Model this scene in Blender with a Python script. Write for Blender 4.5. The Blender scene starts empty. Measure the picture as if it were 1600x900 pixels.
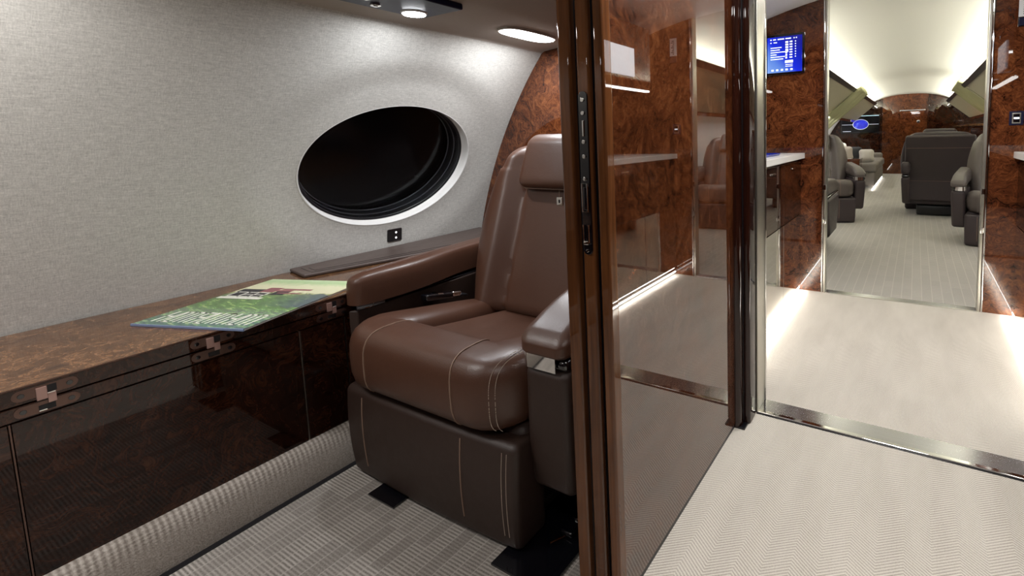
import bpy, bmesh, math, random
from mathutils import Matrix, Vector
random.seed(7)
S = bpy.context.scene
COL = S.collection

# ------------------------------------------------------------------ camera
cd = bpy.data.cameras.new('camera'); cam = bpy.data.objects.new('camera', cd); COL.objects.link(cam)
cd.sensor_fit = 'HORIZONTAL'; cd.sensor_width = 36.0
cd.lens = 758.115 / 1600 * 36
cd.shift_x = (800 - 1014.2) / 1600
cd.shift_y = (290.73 - 450) / 1600
cd.clip_start = 0.02; cd.clip_end = 60
R3 = Matrix(((0.876763, -0.026434, 0.480195), (0.480309, 0.098560, -0.871544), (-0.024290, 0.994780, 0.099110)))
cam.matrix_world = Matrix.Translation((0, 0, 0.95)) @ R3.to_4x4()
S.camera = cam
# ------------------------------------------------------------------ world, exposure
w = bpy.data.worlds.new('night'); S.world = w; w.use_nodes = True
w.node_tree.nodes['Background'].inputs[0].default_value = (0.004, 0.005, 0.008, 1)
w.node_tree.nodes['Background'].inputs[1].default_value = 1.0
vs = S.view_settings
vs.view_transform = 'Standard'; vs.look = 'None'; vs.gamma = 1.0; vs.use_curve_mapping = False
vs.exposure = 0.0

# ------------------------------------------------------------------ lights of the cabin
def area(name, loc, sx, sy, power, color=(1, .95, .86), rot=(0, 0, 0), spread=180):
    l = bpy.data.lights.new(name, 'AREA'); l.shape = 'RECTANGLE'; l.size = sx; l.size_y = sy
    l.energy = power; l.color = color; l.spread = math.radians(spread)
    o = bpy.data.objects.new(name, l); o.location = loc; o.rotation_euler = rot; COL.objects.link(o); return o
WARM = (1.0, .93, .82); NEUT = (1.0, .975, .95); COOL = (.93, .96, 1.0)
P = math.pi
# ceiling lamps over the near aisle, the vestibule and the seat bay (their housings are built below)
area('aisle_lamp_light', (-.05, .95, 1.715), .30, .16, 12, NEUT)
area('aisle_lamp_light', (-.05, -.15, 1.715), .30, .16, 2.5, NEUT)
area('vestibule_lamp_light', (-.08, 2.25, 1.715), .30, .16, 12, NEUT)
area('dome_lamp_light', (-1.34, 1.48, 1.352), .09, .22, 6, COOL)
area('reading_lamp_light', (-1.37, 1.01, 1.341), .045, .045, 3.2, COOL)
area('dome_lamp_light', (-1.34, .12, 1.352), .09, .22, 5.5, NEUT)  # added lamp out of view, gives the linen wall more even light
area('dome_lamp_light', (-1.34, -.75, 1.352), .09, .22, 2.2, NEUT)
# cove strips of the main cabin, washing the ceiling
area('cove_light', (-.872, 7.6, 1.556), .05, 8.8, 105, (1, .98, .92), (0, P + .95, 0))
area('cove_light', (.622, 7.6, 1.536), .05, 8.8, 105, (1, .98, .92), (0, P - .95, 0))
# wall wash strips below the overhead valances
area('wash_light', (-1.12, 7.6, 1.19), .03, 8.8, 40, NEUT, (0, .5, 0))
area('wash_light', (.87, 7.6, 1.17), .03, 8.8, 40, NEUT, (0, -.5, 0))
# floor strips at the toe of the galley cabinets
area('toe_light', (-.588, 2.40, .045), .02, 1.12, 4, NEUT, (0, .7, 0))
area('toe_light', (.437, 2.40, .045), .02, 1.12, 4, NEUT, (0, -.7, 0))

# ------------------------------------------------------------------ mesh helpers
WL = {}                                    # world position of the root an object hangs under
def wloc(o): return WL.get(o.name, Vector((0, 0, 0)))
class MB:
    def __init__(s): s.v = []; s.f = []
    def add(s, vs, fs):
        n = len(s.v); s.v += [tuple(p) for p in vs]; s.f += [tuple(i + n for i in f) for f in fs]; return s
    def box(s, x0, x1, y0, y1, z0, z1):
        return s.add([(x0,y0,z0),(x1,y0,z0),(x1,y1,z0),(x0,y1,z0),(x0,y0,z1),(x1,y0,z1),(x1,y1,z1),(x0,y1,z1)],
                     [(3,2,1,0),(4,5,6,7),(0,1,5,4),(1,2,6,5),(2,3,7,6),(3,0,4,7)])
    def prism(s, pts, ax, a, b):
        n = len(pts)
        mk = {'y': lambda p, t: (p[0], t, p[1]), 'x': lambda p, t: (t, p[0], p[1]), 'z': lambda p, t: (p[0], p[1], t)}[ax]
        return s.add([mk(p, a) for p in pts] + [mk(p, b) for p in pts],
                     [tuple(range(n))[::-1], tuple(range(n, 2*n))] + [(i, (i+1) % n, n + (i+1) % n, n + i) for i in range(n)])
    def strip(s, pts, ax, ts, flip=False):               # open profile swept along an axis (no caps)
        n = len(pts); base = []
        mk = {'y': lambda p, t: (p[0], t, p[1]), 'x': lambda p, t: (t, p[0], p[1]), 'z': lambda p, t: (p[0], p[1], t)}[ax]
        for t in ts: base += [mk(p, t) for p in pts]
        fs = []
        for j in range(len(ts) - 1):
            for i in range(n - 1):
                q = (j*n+i, j*n+i+1, (j+1)*n+i+1, (j+1)*n+i); fs.append(q[::-1] if flip else q)
        return s.add(base, fs)
    def sweep(s, path, prof, closed=False, up=(0, 0, 1), caps=True, scales=None):
        path = [Vector(p) for p in path]; n = len(path); k = len(prof); vs = []
        for i, p in enumerate(path):
            a = path[(i-1) % n] if (closed or i > 0) else p
            b = path[(i+1) % n] if (closed or i < n-1) else p
            t = (b - a).normalized(); u = Vector(up); side = t.cross(u)
            if side.length < 1e-4: side = t.cross(Vector((0, 1, 0.01)))
            side.normalize(); uu = side.cross(t).normalized()
            sc = scales[i] if scales else (1, 1)
            vs += [p + side * q[0] * sc[0] + uu * q[1] * sc[1] for q in prof]
        fs = []
        for i in range(n if closed else n - 1):
            j = (i+1) % n
            for m in range(k):
                fs.append((i*k+m, i*k+(m+1) % k, j*k+(m+1) % k, j*k+m))
        if caps and not closed: fs += [tuple(range(k))[::-1], tuple(range((n-1)*k, n*k))]
        return s.add(vs, fs)
    def tube(s, path, r, n=6, closed=False, up=(0, 0, 1)):
        return s.sweep(path, [(r*math.cos(2*P*i/n), r*math.sin(2*P*i/n)) for i in range(n)], closed, up)
    def cyl(s, c, ax, r, h, n=20, r2=None):
        r2 = r if r2 is None else r2; vs = []
        for rr, t in ((r, 0), (r2, h)):
            for i in range(n):
                a = 2*P*i/n; u, w_ = rr*math.cos(a), rr*math.sin(a)
                vs.append({'z': (c[0]+u, c[1]+w_, c[2]+t), 'y': (c[0]+u, c[1]+t, c[2]+w_), 'x': (c[0]+t, c[1]+u, c[2]+w_)}[ax])
        return s.add(vs, [tuple(range(n))[::-1], tuple(range(n, 2*n))] + [(i, (i+1) % n, n+(i+1) % n, n+i) for i in range(n)])
    def soft(s, x0, x1, y0, y1, z0, z1, r, n=8, k=4, fn=None):
        c = ((x0+x1)/2, (y0+y1)/2, (z0+z1)/2); h = (abs(x1-x0)/2, abs(y1-y0)/2, abs(z1-z0)/2)
        r = min(r, min(h) * .999)
        def cs(hh):
            inner = hh - r; nn = max(1, n)
            e = [inner + r*math.tan(P/4*i/k) for i in range(1, k+1)]
            mid = [-inner + 2*inner*i/nn for i in range(nn+1)]
            return [-q for q in e[::-1]] + mid + e
        G = [cs(q) for q in h]; key = {}; vs = []; fs = []
        def pt(p):
            q = [max(-(h[i]-r), min(h[i]-r, p[i])) for i in range(3)]
            d = Vector([p[i]-q[i] for i in range(3)])
            if d.length > 1e-9: d = d.normalized()*r
            p2 = Vector([c[i]+q[i]+d[i] for i in range(3)])
            if fn: p2 = Vector(fn(p2))
            kk = tuple(round(z, 6) for z in p)
            if kk not in key: key[kk] = len(vs); vs.append(p2)
            return key[kk]
        for a in range(3):
            b, d = (a+1) % 3, (a+2) % 3
            for sg in (-1, 1):
                for i in range(len(G[b])-1):
                    for j in range(len(G[d])-1):
                        q = []
                        for (ii, jj) in ((i, j), (i+1, j), (i+1, j+1), (i, j+1)):
                            p = [0, 0, 0]; p[a] = sg*h[a]; p[b] = G[b][ii]; p[d] = G[d][jj]; q.append(pt(p))
                        fs.append(tuple(q) if sg > 0 else tuple(q[::-1]))
        return s.add(vs, fs)
    def build(s, name, m, parent=None, bev=0, seg=2, ang=35, smooth=True, subsurf=0):
        off = wloc(parent) if parent else Vector((0, 0, 0))
        me = bpy.data.meshes.new(name); me.from_pydata([Vector(p) - off for p in s.v], [], s.f); me.update()
        b = bmesh.new(); b.from_mesh(me)
        bmesh.ops.recalc_face_normals(b, faces=b.faces)
        if bev:
            es = [e for e in b.edges if len(e.link_faces) == 2 and e.calc_face_angle(0) > .5]
            bmesh.ops.bevel(b, geom=es, offset=bev, segments=seg, profile=.5, affect='EDGES', clamp_overlap=True)
        b.to_mesh(me); b.free()
        if smooth:
            me.shade_smooth(); me.set_sharp_from_angle(angle=math.radians(ang))
        me.materials.append(m)
        o = bpy.data.objects.new(name, me); COL.objects.link(o)
        if parent: o.parent = parent
        WL[o.name] = off
        if bev:
            wn = o.modifiers.new('weighted_normal', 'WEIGHTED_NORMAL'); wn.keep_sharp = True; wn.weight = 100
        return o
def B(name, m, x0, x1, y0, y1, z0, z1, parent=None, bev=.002, seg=2):
    return MB().box(x0, x1, y0, y1, z0, z1).build(name, m, parent, bev, seg)
def tag(o, label, cat=None, group=None, kind=None):
    o['label'] = label
    if cat: o['category'] = cat
    if group: o['group'] = group
    if kind: o['kind'] = kind
    return o
def thing(name, loc, label, cat, group=None, kind=None):
    o = bpy.data.objects.new(name, None); COL.objects.link(o); o.location = loc; o.empty_display_size = .05
    WL[o.name] = Vector(loc); tag(o, label, cat, group, kind); return o
def copy_tree(o, parent=None):
    c = o.copy(); COL.objects.link(c)
    if parent: c.parent = parent
    for ch in list(o.children): copy_tree(ch, c)
    return c

# ------------------------------------------------------------------ materials
def newmat(name):
    m = bpy.data.materials.new(name); m.use_nodes = True
    return m, m.node_tree, m.node_tree.nodes['Principled BSDF']
def nd(nt, typ, ins=None, **kw):
    n = nt.nodes.new(typ)
    for k, v in kw.items(): setattr(n, k, v)
    if ins:
        for k, v in ins.items():
            if hasattr(v, 'links') or isinstance(v, bpy.types.NodeSocket): nt.links.new(v, n.inputs[k])
            else: n.inputs[k].default_value = v
    return n
def M(nt, op, a, b=0.0, c=0.0):
    return nd(nt, 'ShaderNodeMath', {0: a, 1: b, 2: c}, operation=op).outputs[0]
def coords(nt, scale=(1, 1, 1), rot=(0, 0, 0)):
    t = nd(nt, 'ShaderNodeTexCoord').outputs['Object']
    return nd(nt, 'ShaderNodeMapping', {0: t, 'Scale': scale, 'Rotation': rot}).outputs[0]
def ramp(nt, fac, stops, interp='LINEAR'):
    r = nd(nt, 'ShaderNodeValToRGB', {0: fac}); cr = r.color_ramp; cr.interpolation = interp
    while len(cr.elements) < len(stops): cr.elements.new(.5)
    for e, (p, c) in zip(cr.elements, stops): e.position = p; e.color = (*c, 1)
    return r.outputs[0]
def mix(nt, fac, a, b, mode='MIX'):
    n = nd(nt, 'ShaderNodeMix', data_type='RGBA', blend_type=mode)
    for i, v in ((0, fac), (6, a), (7, b)):
        if isinstance(v, bpy.types.NodeSocket): nt.links.new(v, n.inputs[i])
        else: n.inputs[i].default_value = v if i == 0 else (*v, 1)
    return n.outputs[2]
def noise(nt, vec, scale, detail=4, rough=.55, dist=0):
    return nd(nt, 'ShaderNodeTexNoise', {'Vector': vec, 'Scale': scale, 'Detail': detail, 'Roughness': rough, 'Distortion': dist}).outputs[0]
def bump(nt, b, h, strength=.3, dist=.002):
    n = nd(nt, 'ShaderNodeBump', {'Height': h, 'Strength': strength, 'Distance': dist}); nt.links.new(n.outputs[0], b.inputs['Normal'])
def plain(name, col, rough=.5, metal=0, spec=.5, emis=None, es=0, coat=0):
    m, nt, b = newmat(name)
    b.inputs['Base Color'].default_value = (*col, 1); b.inputs['Roughness'].default_value = rough
    b.inputs['Metallic'].default_value = metal; b.inputs['Specular IOR Level'].default_value = spec
    b.inputs['Coat Weight'].default_value = coat; b.inputs['Coat Roughness'].default_value = .03
    if emis: b.inputs['Emission Color'].default_value = (*emis, 1); b.inputs['Emission Strength'].default_value = es
    v = coords(nt); nz = noise(nt, v, 60, 3)
    rr = nd(nt, 'ShaderNodeMapRange', {0: nz, 3: max(0, rough - .03), 4: rough + .03}).outputs[0]
    nt.links.new(rr, b.inputs['Roughness'])
    return m
def burl(name, dark, mid, light, sc=1.0, ior=1.7, seed=0.0):
    m, nt, b = newmat(name)
    v0 = coords(nt, (sc, sc, sc)); off = nd(nt, 'ShaderNodeVectorMath', {0: v0, 1: (seed, seed*1.7, seed*.6)}, operation='ADD').outputs[0]
    wv = nd(nt, 'ShaderNodeTexNoise', {'Vector': off, 'Scale': 5.0, 'Detail': 3.0}).outputs[1]
    wc = nd(nt, 'ShaderNodeVectorMath', {0: wv, 1: (.5, .5, .5)}, operation='SUBTRACT').outputs[0]
    ws = nd(nt, 'ShaderNodeVectorMath', {0: wc, 'Scale': .42}, operation='SCALE').outputs[0]
    vv = nd(nt, 'ShaderNodeVectorMath', {0: off, 1: ws}, operation='ADD').outputs[0]
    n1 = noise(nt, vv, 9, 7, .62, 1.2); n2 = noise(nt, vv, 42, 5, .65, 2.0)
    vo = nd(nt, 'ShaderNodeTexVoronoi', {'Vector': vv, 'Scale': 11.0}).outputs[0]
    ringv = M(nt, 'SINE', M(nt, 'MULTIPLY', M(nt, 'ADD', vo, M(nt, 'MULTIPLY', n1, .6)), 26.0))
    n3 = noise(nt, vv, 130, 3, .6, .5)
    f = M(nt, 'ADD', M(nt, 'ADD', M(nt, 'MULTIPLY', n1, .46), M(nt, 'MULTIPLY', n2, .40)), M(nt, 'ADD', M(nt, 'MULTIPLY', ringv, .018), M(nt, 'MULTIPLY', n3, .16)))
    col = ramp(nt, f, [(.38, dark), (.515, mid), (.66, light)])
    nt.links.new(col, b.inputs['Base Color'])
    b.inputs['Roughness'].default_value = .5; b.inputs['Specular IOR Level'].default_value = 0
    b.inputs['Coat Weight'].default_value = 1; b.inputs['Coat Roughness'].default_value = .012; b.inputs['Coat IOR'].default_value = ior
    return m
def walnut(name, dark, light, ior=1.7):
    m, nt, b = newmat(name)
    v = coords(nt, (60, 60, 3.0)); n1 = noise(nt, v, 1.0, 6, .6, .6); n2 = noise(nt, coords(nt, (3, 3, 2.2)), 1.5, 3)
    f = M(nt, 'ADD', M(nt, 'MULTIPLY', n1, .6), M(nt, 'MULTIPLY', n2, .4))
    nt.links.new(ramp(nt, f, [(.32, dark), (.7, light)]), b.inputs['Base Color'])
    b.inputs['Roughness'].default_value = .5; b.inputs['Specular IOR Level'].default_value = 0
    b.inputs['Coat Weight'].default_value = 1; b.inputs['Coat Roughness'].default_value = .02; b.inputs['Coat IOR'].default_value = ior
    return m
def leather(name, col, rough=.36):
    m, nt, b = newmat(name)
    v = coords(nt); n1 = noise(nt, v, 6, 3); vo = nd(nt, 'ShaderNodeTexVoronoi', {'Vector': v, 'Scale': 420.0}).outputs[0]
    n2 = noise(nt, coords(nt, (1, .35, 1)), 38, 5, .6, .6)
    c = mix(nt, M(nt, 'MULTIPLY', n1, .6), tuple(q*1.18 for q in col), tuple(q*.74 for q in col))
    nt.links.new(c, b.inputs['Base Color'])
    rr = nd(nt, 'ShaderNodeMapRange', {0: n2, 3: rough-.06, 4: rough+.10}).outputs[0]; nt.links.new(rr, b.inputs['Roughness'])
    b.inputs['Specular IOR Level'].default_value = .55
    bump(nt, b, M(nt, 'ADD', M(nt, 'MULTIPLY', vo, .35), M(nt, 'MULTIPLY', n2, .9)), .28, .0016)
    return m
def linen(name, col, contrast=.22):
    m, nt, b = newmat(name)
    h = noise(nt, coords(nt, (120, 45, 420)), 1.0, 3, .7); v = noise(nt, coords(nt, (90, 420, 60)), 1.0, 3, .7); g = noise(nt, coords(nt), 380, 2)
    f = M(nt, 'ADD', M(nt, 'ADD', M(nt, 'MULTIPLY', h, .42), M(nt, 'MULTIPLY', v, .36)), M(nt, 'MULTIPLY', g, .22))
    nt.links.new(ramp(nt, f, [(.34, tuple(q*(1-contrast) for q in col)), (.66, tuple(min(1, q*(1+contrast*.55)) for q in col))]), b.inputs['Base Color'])
    b.inputs['Roughness'].default_value = .85; b.inputs['Specular IOR Level'].default_value = .15
    bump(nt, b, f, .35, .0015)
    return m
def carpet_chevron(name, lo, hi):
    m, nt, b = newmat(name)
    sp = nd(nt, 'ShaderNodeSeparateXYZ', {0: coords(nt)})
    tri = M(nt, 'PINGPONG', sp.outputs[0], .055)
    ph = M(nt, 'ADD', sp.outputs[1], M(nt, 'MULTIPLY', tri, .75))
    st = M(nt, 'SINE', M(nt, 'MULTIPLY', ph, 2*P/.0085))
    gz = noise(nt, coords(nt), 300, 3); big = noise(nt, coords(nt, (5, 1.2, 1)), 2.0, 3)
    f = M(nt, 'ADD', M(nt, 'ADD', M(nt, 'MULTIPLY', st, .20), M(nt, 'MULTIPLY', gz, .5)), M(nt, 'MULTIPLY', big, .35))
    nt.links.new(ramp(nt, f, [(.14, lo), (.62, hi)]), b.inputs['Base Color'])
    b.inputs['Roughness'].default_value = .95; b.inputs['Specular IOR Level'].default_value = .05
    bump(nt, b, f, .5, .003)
    return m
def carpet_plaid(name, lo, hi, line, cw=.042, rib=.0125, ribk=.30, patch=9.0, wnk=.16):
    m, nt, b = newmat(name)
    sp = nd(nt, 'ShaderNodeSeparateXYZ', {0: coords(nt)}); x, y = sp.outputs[0], sp.outputs[1]
    ed = M(nt, 'PINGPONG', x, cw); lm = M(nt, 'LESS_THAN', ed, cw*.075)
    st = M(nt, 'SINE', M(nt, 'MULTIPLY', y, 2*P/rib))
    cid = M(nt, 'FLOOR', M(nt, 'DIVIDE', x, cw*2)); rid = M(nt, 'FLOOR', M(nt, 'DIVIDE', y, cw*5))
    wn = nd(nt, 'ShaderNodeTexWhiteNoise', {'Vector': nd(nt, 'ShaderNodeCombineXYZ', {0: cid, 1: rid}).outputs[0]}, noise_dimensions='3D').outputs[0]
    msk = noise(nt, coords(nt, (1, .6, 1)), patch, 2); gz = noise(nt, coords(nt), 320, 3)
    con = M(nt, 'MULTIPLY', M(nt, 'SMOOTH_MIN', M(nt, 'MULTIPLY', msk, 1.6), 1.0, .2), M(nt, 'MULTIPLY_ADD', wn, .8, .3))
    f = M(nt, 'ADD', M(nt, 'MULTIPLY', M(nt, 'MULTIPLY', st, con), ribk), M(nt, 'ADD', M(nt, 'MULTIPLY', gz, .6), M(nt, 'MULTIPLY', wn, wnk)))
    c = ramp(nt, f, [(.12, lo), (.66, hi)])
    c = mix(nt, M(nt, 'MULTIPLY', lm, .65), c, line)
    nt.links.new(c, b.inputs['Base Color'])
    b.inputs['Roughness'].default_value = .95; b.inputs['Specular IOR Level'].default_value = .05
    bump(nt, b, f, .6, .003)
    return m
def carpet_rib(name, lo, hi):
    m, nt, b = newmat(name)
    sp = nd(nt, 'ShaderNodeSeparateXYZ', {0: coords(nt)})
    st = M(nt, 'SINE', M(nt, 'MULTIPLY', sp.outputs[1], 2*P/.0115)); st2 = M(nt, 'SINE', M(nt, 'MULTIPLY', sp.outputs[2], 2*P/.0075))
    up = nd(nt, 'ShaderNodeMapRange', {0: sp.outputs[2], 1: .06, 2: .09, 3: .12, 4: 1.0}).outputs[0]
    gz = noise(nt, coords(nt), 300, 3)
    f = M(nt, 'ADD', M(nt, 'MULTIPLY', M(nt, 'ADD', M(nt, 'MULTIPLY', st, .2), M(nt, 'MULTIPLY', st2, .08)), up), M(nt, 'MULTIPLY', gz, .8))
    nt.links.new(ramp(nt, f, [(.15, lo), (.72, hi)]), b.inputs['Base Color'])
    b.inputs['Roughness'].default_value = .95; b.inputs['Specular IOR Level'].default_value = .05
    bump(nt, b, f, .7, .003)
    return m
def brushed(name, col, rough=.22, sc=(4, 300, 4)):
    m, nt, b = newmat(name)
    n = noise(nt, coords(nt, sc), 1.0, 3)
    b.inputs['Metallic'].default_value = 1
    nt.links.new(mix(nt, n, tuple(q*.85 for q in col), col), b.inputs['Base Color'])
    rr = nd(nt, 'ShaderNodeMapRange', {0: n, 3: max(.02, rough-.03), 4: rough+.03}).outputs[0]; nt.links.new(rr, b.inputs['Roughness'])
    return m
def glow(name, col, st): return plain(name, (.8, .8, .8), .4, emis=col, es=st)

BURL = burl('burl_walnut_gloss', (.012, .004, .0025), (.085, .024, .009), (.20, .070, .024), 1.0, 1.6)
BURL_P = burl('burl_walnut_partition', (.010, .0035, .002), (.070, .020, .007), (.16, .055, .019), 1.0, 2.15, 3.1)
BURL_TOP = burl('burl_walnut_lit', (.028, .014, .008), (.12, .056, .025), (.30, .15, .07), 1.5, 1.45, 7.7)  # burl in a lighter copy, the light on the ledge put into its colour
BURL_CAB = burl('burl_walnut_shaded', (.005, .002, .0015), (.026, .008, .004), (.07, .024, .010), .9, 1.48, 5.2)  # same burl made darker, the lack of light put into its colour
WALNUT = walnut('walnut_edge', (.036, .012, .005), (.165, .062, .021), 1.5)
WALNUT_D = walnut('walnut_dark_post', (.006, .002, .0015), (.026, .007, .004), 1.5)
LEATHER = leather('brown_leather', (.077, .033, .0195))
LEATHER_D = leather('brown_leather_shaded', (.029, .014, .0093), .5)  # darker copy of the seat leather, shade on the chair front in its colour
SILLM = leather('sill_leather', (.082, .058, .050), .42)
LEATHER_T = leather('taupe_leather', (.098, .080, .072), .40)
LEATHER_V = leather('dark_plum_leather', (.042, .030, .031), .42)
LINEN = linen('grey_linen_wall', (.60, .585, .55), .36)
HEADLINER = linen('headliner_suede', (.50, .46, .42), .06)
CREAM = plain('cream_ceiling_paint', (.52, .51, .43), .6)
WHITEP = plain('white_panel', (.75, .74, .72), .5)
VALANCE = plain('cream_valance_vinyl', (.42, .39, .28), .45)
CHEV = carpet_chevron('chevron_carpet', (.39, .355, .305), (.71, .67, .60))
PLAID = carpet_plaid('ribbed_plaid_carpet', (.14, .125, .11), (.44, .40, .36), (.42, .385, .345), .019, .0082, .26, 7.0)
PLAID_C = carpet_plaid('cabin_plaid_carpet', (.32, .305, .275), (.62, .59, .535), (.56, .535, .48), .026, .03, .12, 3.0, .045)
RIB = carpet_rib('ribbed_skirting_carpet', (.20, .17, .145), (.47, .42, .37))
STEEL = brushed('brushed_steel', (.66, .665, .70), .21, (1, 90, 1))
STEELV = brushed('brushed_steel_upright', (.62, .60, .53), .3, (40, 40, .6))
CHROME = brushed('polished_chrome', (.85, .84, .82), .06, (3, 3, 3))
MIRROR = brushed('polished_kick_metal', (.72, .69, .64), .05, (3, 3, 3))
BRONZE = brushed('bronze_hinge', (.20, .13, .11), .3, (20, 20, 20))
ROSE = plain('rose_hinge_link', (.50, .32, .28), .35, .6)
BLACK = plain('black_satin', (.006, .006, .008), .35)
BLACKG = plain('black_gloss', (.004, .004, .006), .06, coat=1)
NAVY = plain('navy_plate', (.006, .007, .03), .4, spec=.25)
GASKET = plain('grey_gasket', (.10, .10, .11), .4)
STONE = plain('white_stone_top', (.72, .71, .68), .25)
WHITE = plain('white_plastic', (.75, .75, .75), .4)
THREAD = plain('cream_thread', (.46, .38, .30), .7)
SEAMM = leather('seam_leather', (.24, .155, .11), .5)
LAMPG = glow('lamp_lens', (1, .98, .96), 18)
LAMPS = glow('small_lamp_lens', (.95, .97, 1), 30)
LEDG = glow('led_strip', (1, .97, .92), 12)
CURT = linen('curtain_cloth', (.40, .40, .24), .12)
SOFAM = linen('divan_cloth', (.20, .18, .16), .15)
gm, gnt, gb = newmat('window_glass')
gb.inputs['Base Color'].default_value = (.75, .78, .8, 1); gb.inputs['Roughness'].default_value = .01
gb.inputs['Transmission Weight'].default_value = 1; gb.inputs['IOR'].default_value = 1.12
gnz = noise(gnt, coords(gnt), 3, 2); gr_ = nd(gnt, 'ShaderNodeMapRange', {0: gnz, 3: .0, 4: .02}).outputs[0]; gnt.links.new(gr_, gb.inputs['Roughness'])
GLASS = gm

# ================================================================== THE SETTING
CX, CZ, CR = .010, -.021, 2.0472           # fuselage section: centre and radius
BY = 1.76                                  # burl bulkhead behind the chair
CBY = 2.985                                # bulkhead to the main cabin
FBY = 12.3                                 # far bulkhead
def st(o, label, cat): return tag(o, label, cat, kind='structure')
def quadfloor(name, m, x0, x1, y0, y1, z=0.0, t=.02):
    return MB().box(x0, x1, y0, y1, z - t, z).build(name, m, smooth=False)
st(quadfloor('floor', PLAID, -2.0, -.545, -1.2, BY), 'grey ribbed plaid carpet under the brown leather armchair', 'floor')
st(quadfloor('floor', CHEV, -.545, 1.2, -1.2, 1.60), 'pale chevron-weave carpet in front of the brushed steel threshold', 'floor')
st(quadfloor('floor', CHEV, -.75, .60, 1.60, 3.0), 'pale chevron carpet between the two lit galley cabinets', 'floor')
st(quadfloor('floor', PLAID_C, -2.05, 1.8, 3.0, FBY + .05), 'grey plaid carpet of the long seating cabin', 'floor')
# ---- curved linen wall with the oval window
def wp(y, s, d=0.0):
    t = s / CR; return (CX - (CR + d)*math.cos(t), y, CZ + (CR + d)*math.sin(t))
def s_of(z): return math.asin((z - CZ) / CR) * CR
S0, S1 = s_of(.44), s_of(1.353)
WY, WS, WA, WB = 1.232, .9075, .357, .262
def dish(y, s):
    r = math.hypot((y - WY)/WA, (s - WS - .035)/(WB*1.12))
    t = max(0, min(1, (1.52 - r)/.46)); return .016*t*t*(3 - 2*t)
mb = MB(); PY0 = .62
ys = [-1.2 + (PY0 + 1.2)*i/14 for i in range(15)]; ss = [S0 + (S1 - S0)*i/30 for i in range(31)]
mb.add([wp(y, s) for y in ys for s in ss], [(i*31+j, (i+1)*31+j, (i+1)*31+j+1, i*31+j+1) for i in range(14) for j in range(30)])
angs = [2*P*i/160 for i in range(160)]
for cyy, css in ((PY0, S0), (PY0, S1), (BY, S0), (BY, S1)): angs.append(math.atan2(css - WS, cyy - WY) % (2*P))
angs.sort(); NA = len(angs); NR = 26; pv = []
for a in angs:
    dy, ds = math.cos(a), math.sin(a); re = 1/math.hypot(dy/WA, ds/WB)
    te = min(((BY - WY) if dy > 0 else (PY0 - WY))/dy if abs(dy) > 1e-9 else 9, ((S1 - WS) if ds > 0 else (S0 - WS))/ds if abs(ds) > 1e-9 else 9)
    for k in range(NR+1):
        r = re + (te - re)*(k/NR); y, s = WY + dy*r, WS + ds*r; pv.append(wp(y, s, dish(y, s) if k < NR else 0))
mb.add(pv, [(i*(NR+1)+k, i*(NR+1)+k+1, ((i+1) % NA)*(NR+1)+k+1, ((i+1) % NA)*(NR+1)+k) for i in range(NA) for k in range(NR)])
wl_ = mb.build('wall_left', LINEN, ang=60)
st(wl_, 'curved side wall covered in pale grey woven linen around the oval window', 'wall')
# ---- window
win = thing('window_1', wp(WY, WS - WB, .05), 'dark oval cabin window set in a white reveal, night outside', 'window', kind='structure')
def ring(r, d, n=96): return [wp(WY + WA*r*math.cos(2*P*i/n), WS + WB*r*math.sin(2*P*i/n), d) for i in range(n)]
def loft(rs, name, m, par, cap=False):
    n = 96; v = []; f = []
    for (r, d) in rs: v += ring(r, d)
    for j in range(len(rs)-1):
        for i in range(n): f.append((j*n+i, j*n+(i+1) % n, (j+1)*n+(i+1) % n, (j+1)*n+i))
    if cap: f.append(tuple(range((len(rs)-1)*n, len(rs)*n)))
    return MB().add(v, f).build(name, m, par, ang=50)
fr = loft([(1.010, .0152), (1.0, .0150), (.993, .018), (.986, .030), (.982, .048), (.966, .052)], 'window_frame', WHITEP, win); tag(fr, 'white rounded window reveal')
loft([(.970, .050), (.955, .054), (.94, .054), (.93, .066), (.922, .11)], 'inner_sleeve', BLACK, win)
for k, (r, d) in enumerate(((.948, .056), (.925, .076), (.90, .10))):
    MB().tube(ring(r, d), .0022, 5, True, (1, 0, 0)).build('seal_ring', GASKET, win)
pane = loft([(.966, .0555), (.5, .0555), (.02, .0555)], 'window_pane', GLASS, win, True)
loft([(.922, .108), (.5, .11), (.02, .11)], 'outer_pane', plain('night_pane', (.003, .003, .004), .12, spec=.25), win, True)
# ---- bulkhead behind the chair, following the fuselage curve
pts = [(wp(0, S0 + (S1-S0)*i/20)[0], wp(0, S0 + (S1-S0)*i/20)[2]) for i in range(21)]
mb = MB(); mb.prism([(-.60, 0), (-1.97, 0)] + pts + [(-.9, 1.46), (-.6, 1.70)], 'y', BY, BY + .04)
st(mb.build('wall_forward', BURL), 'glossy burl walnut bulkhead behind the brown leather armchair', 'wall')
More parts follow.
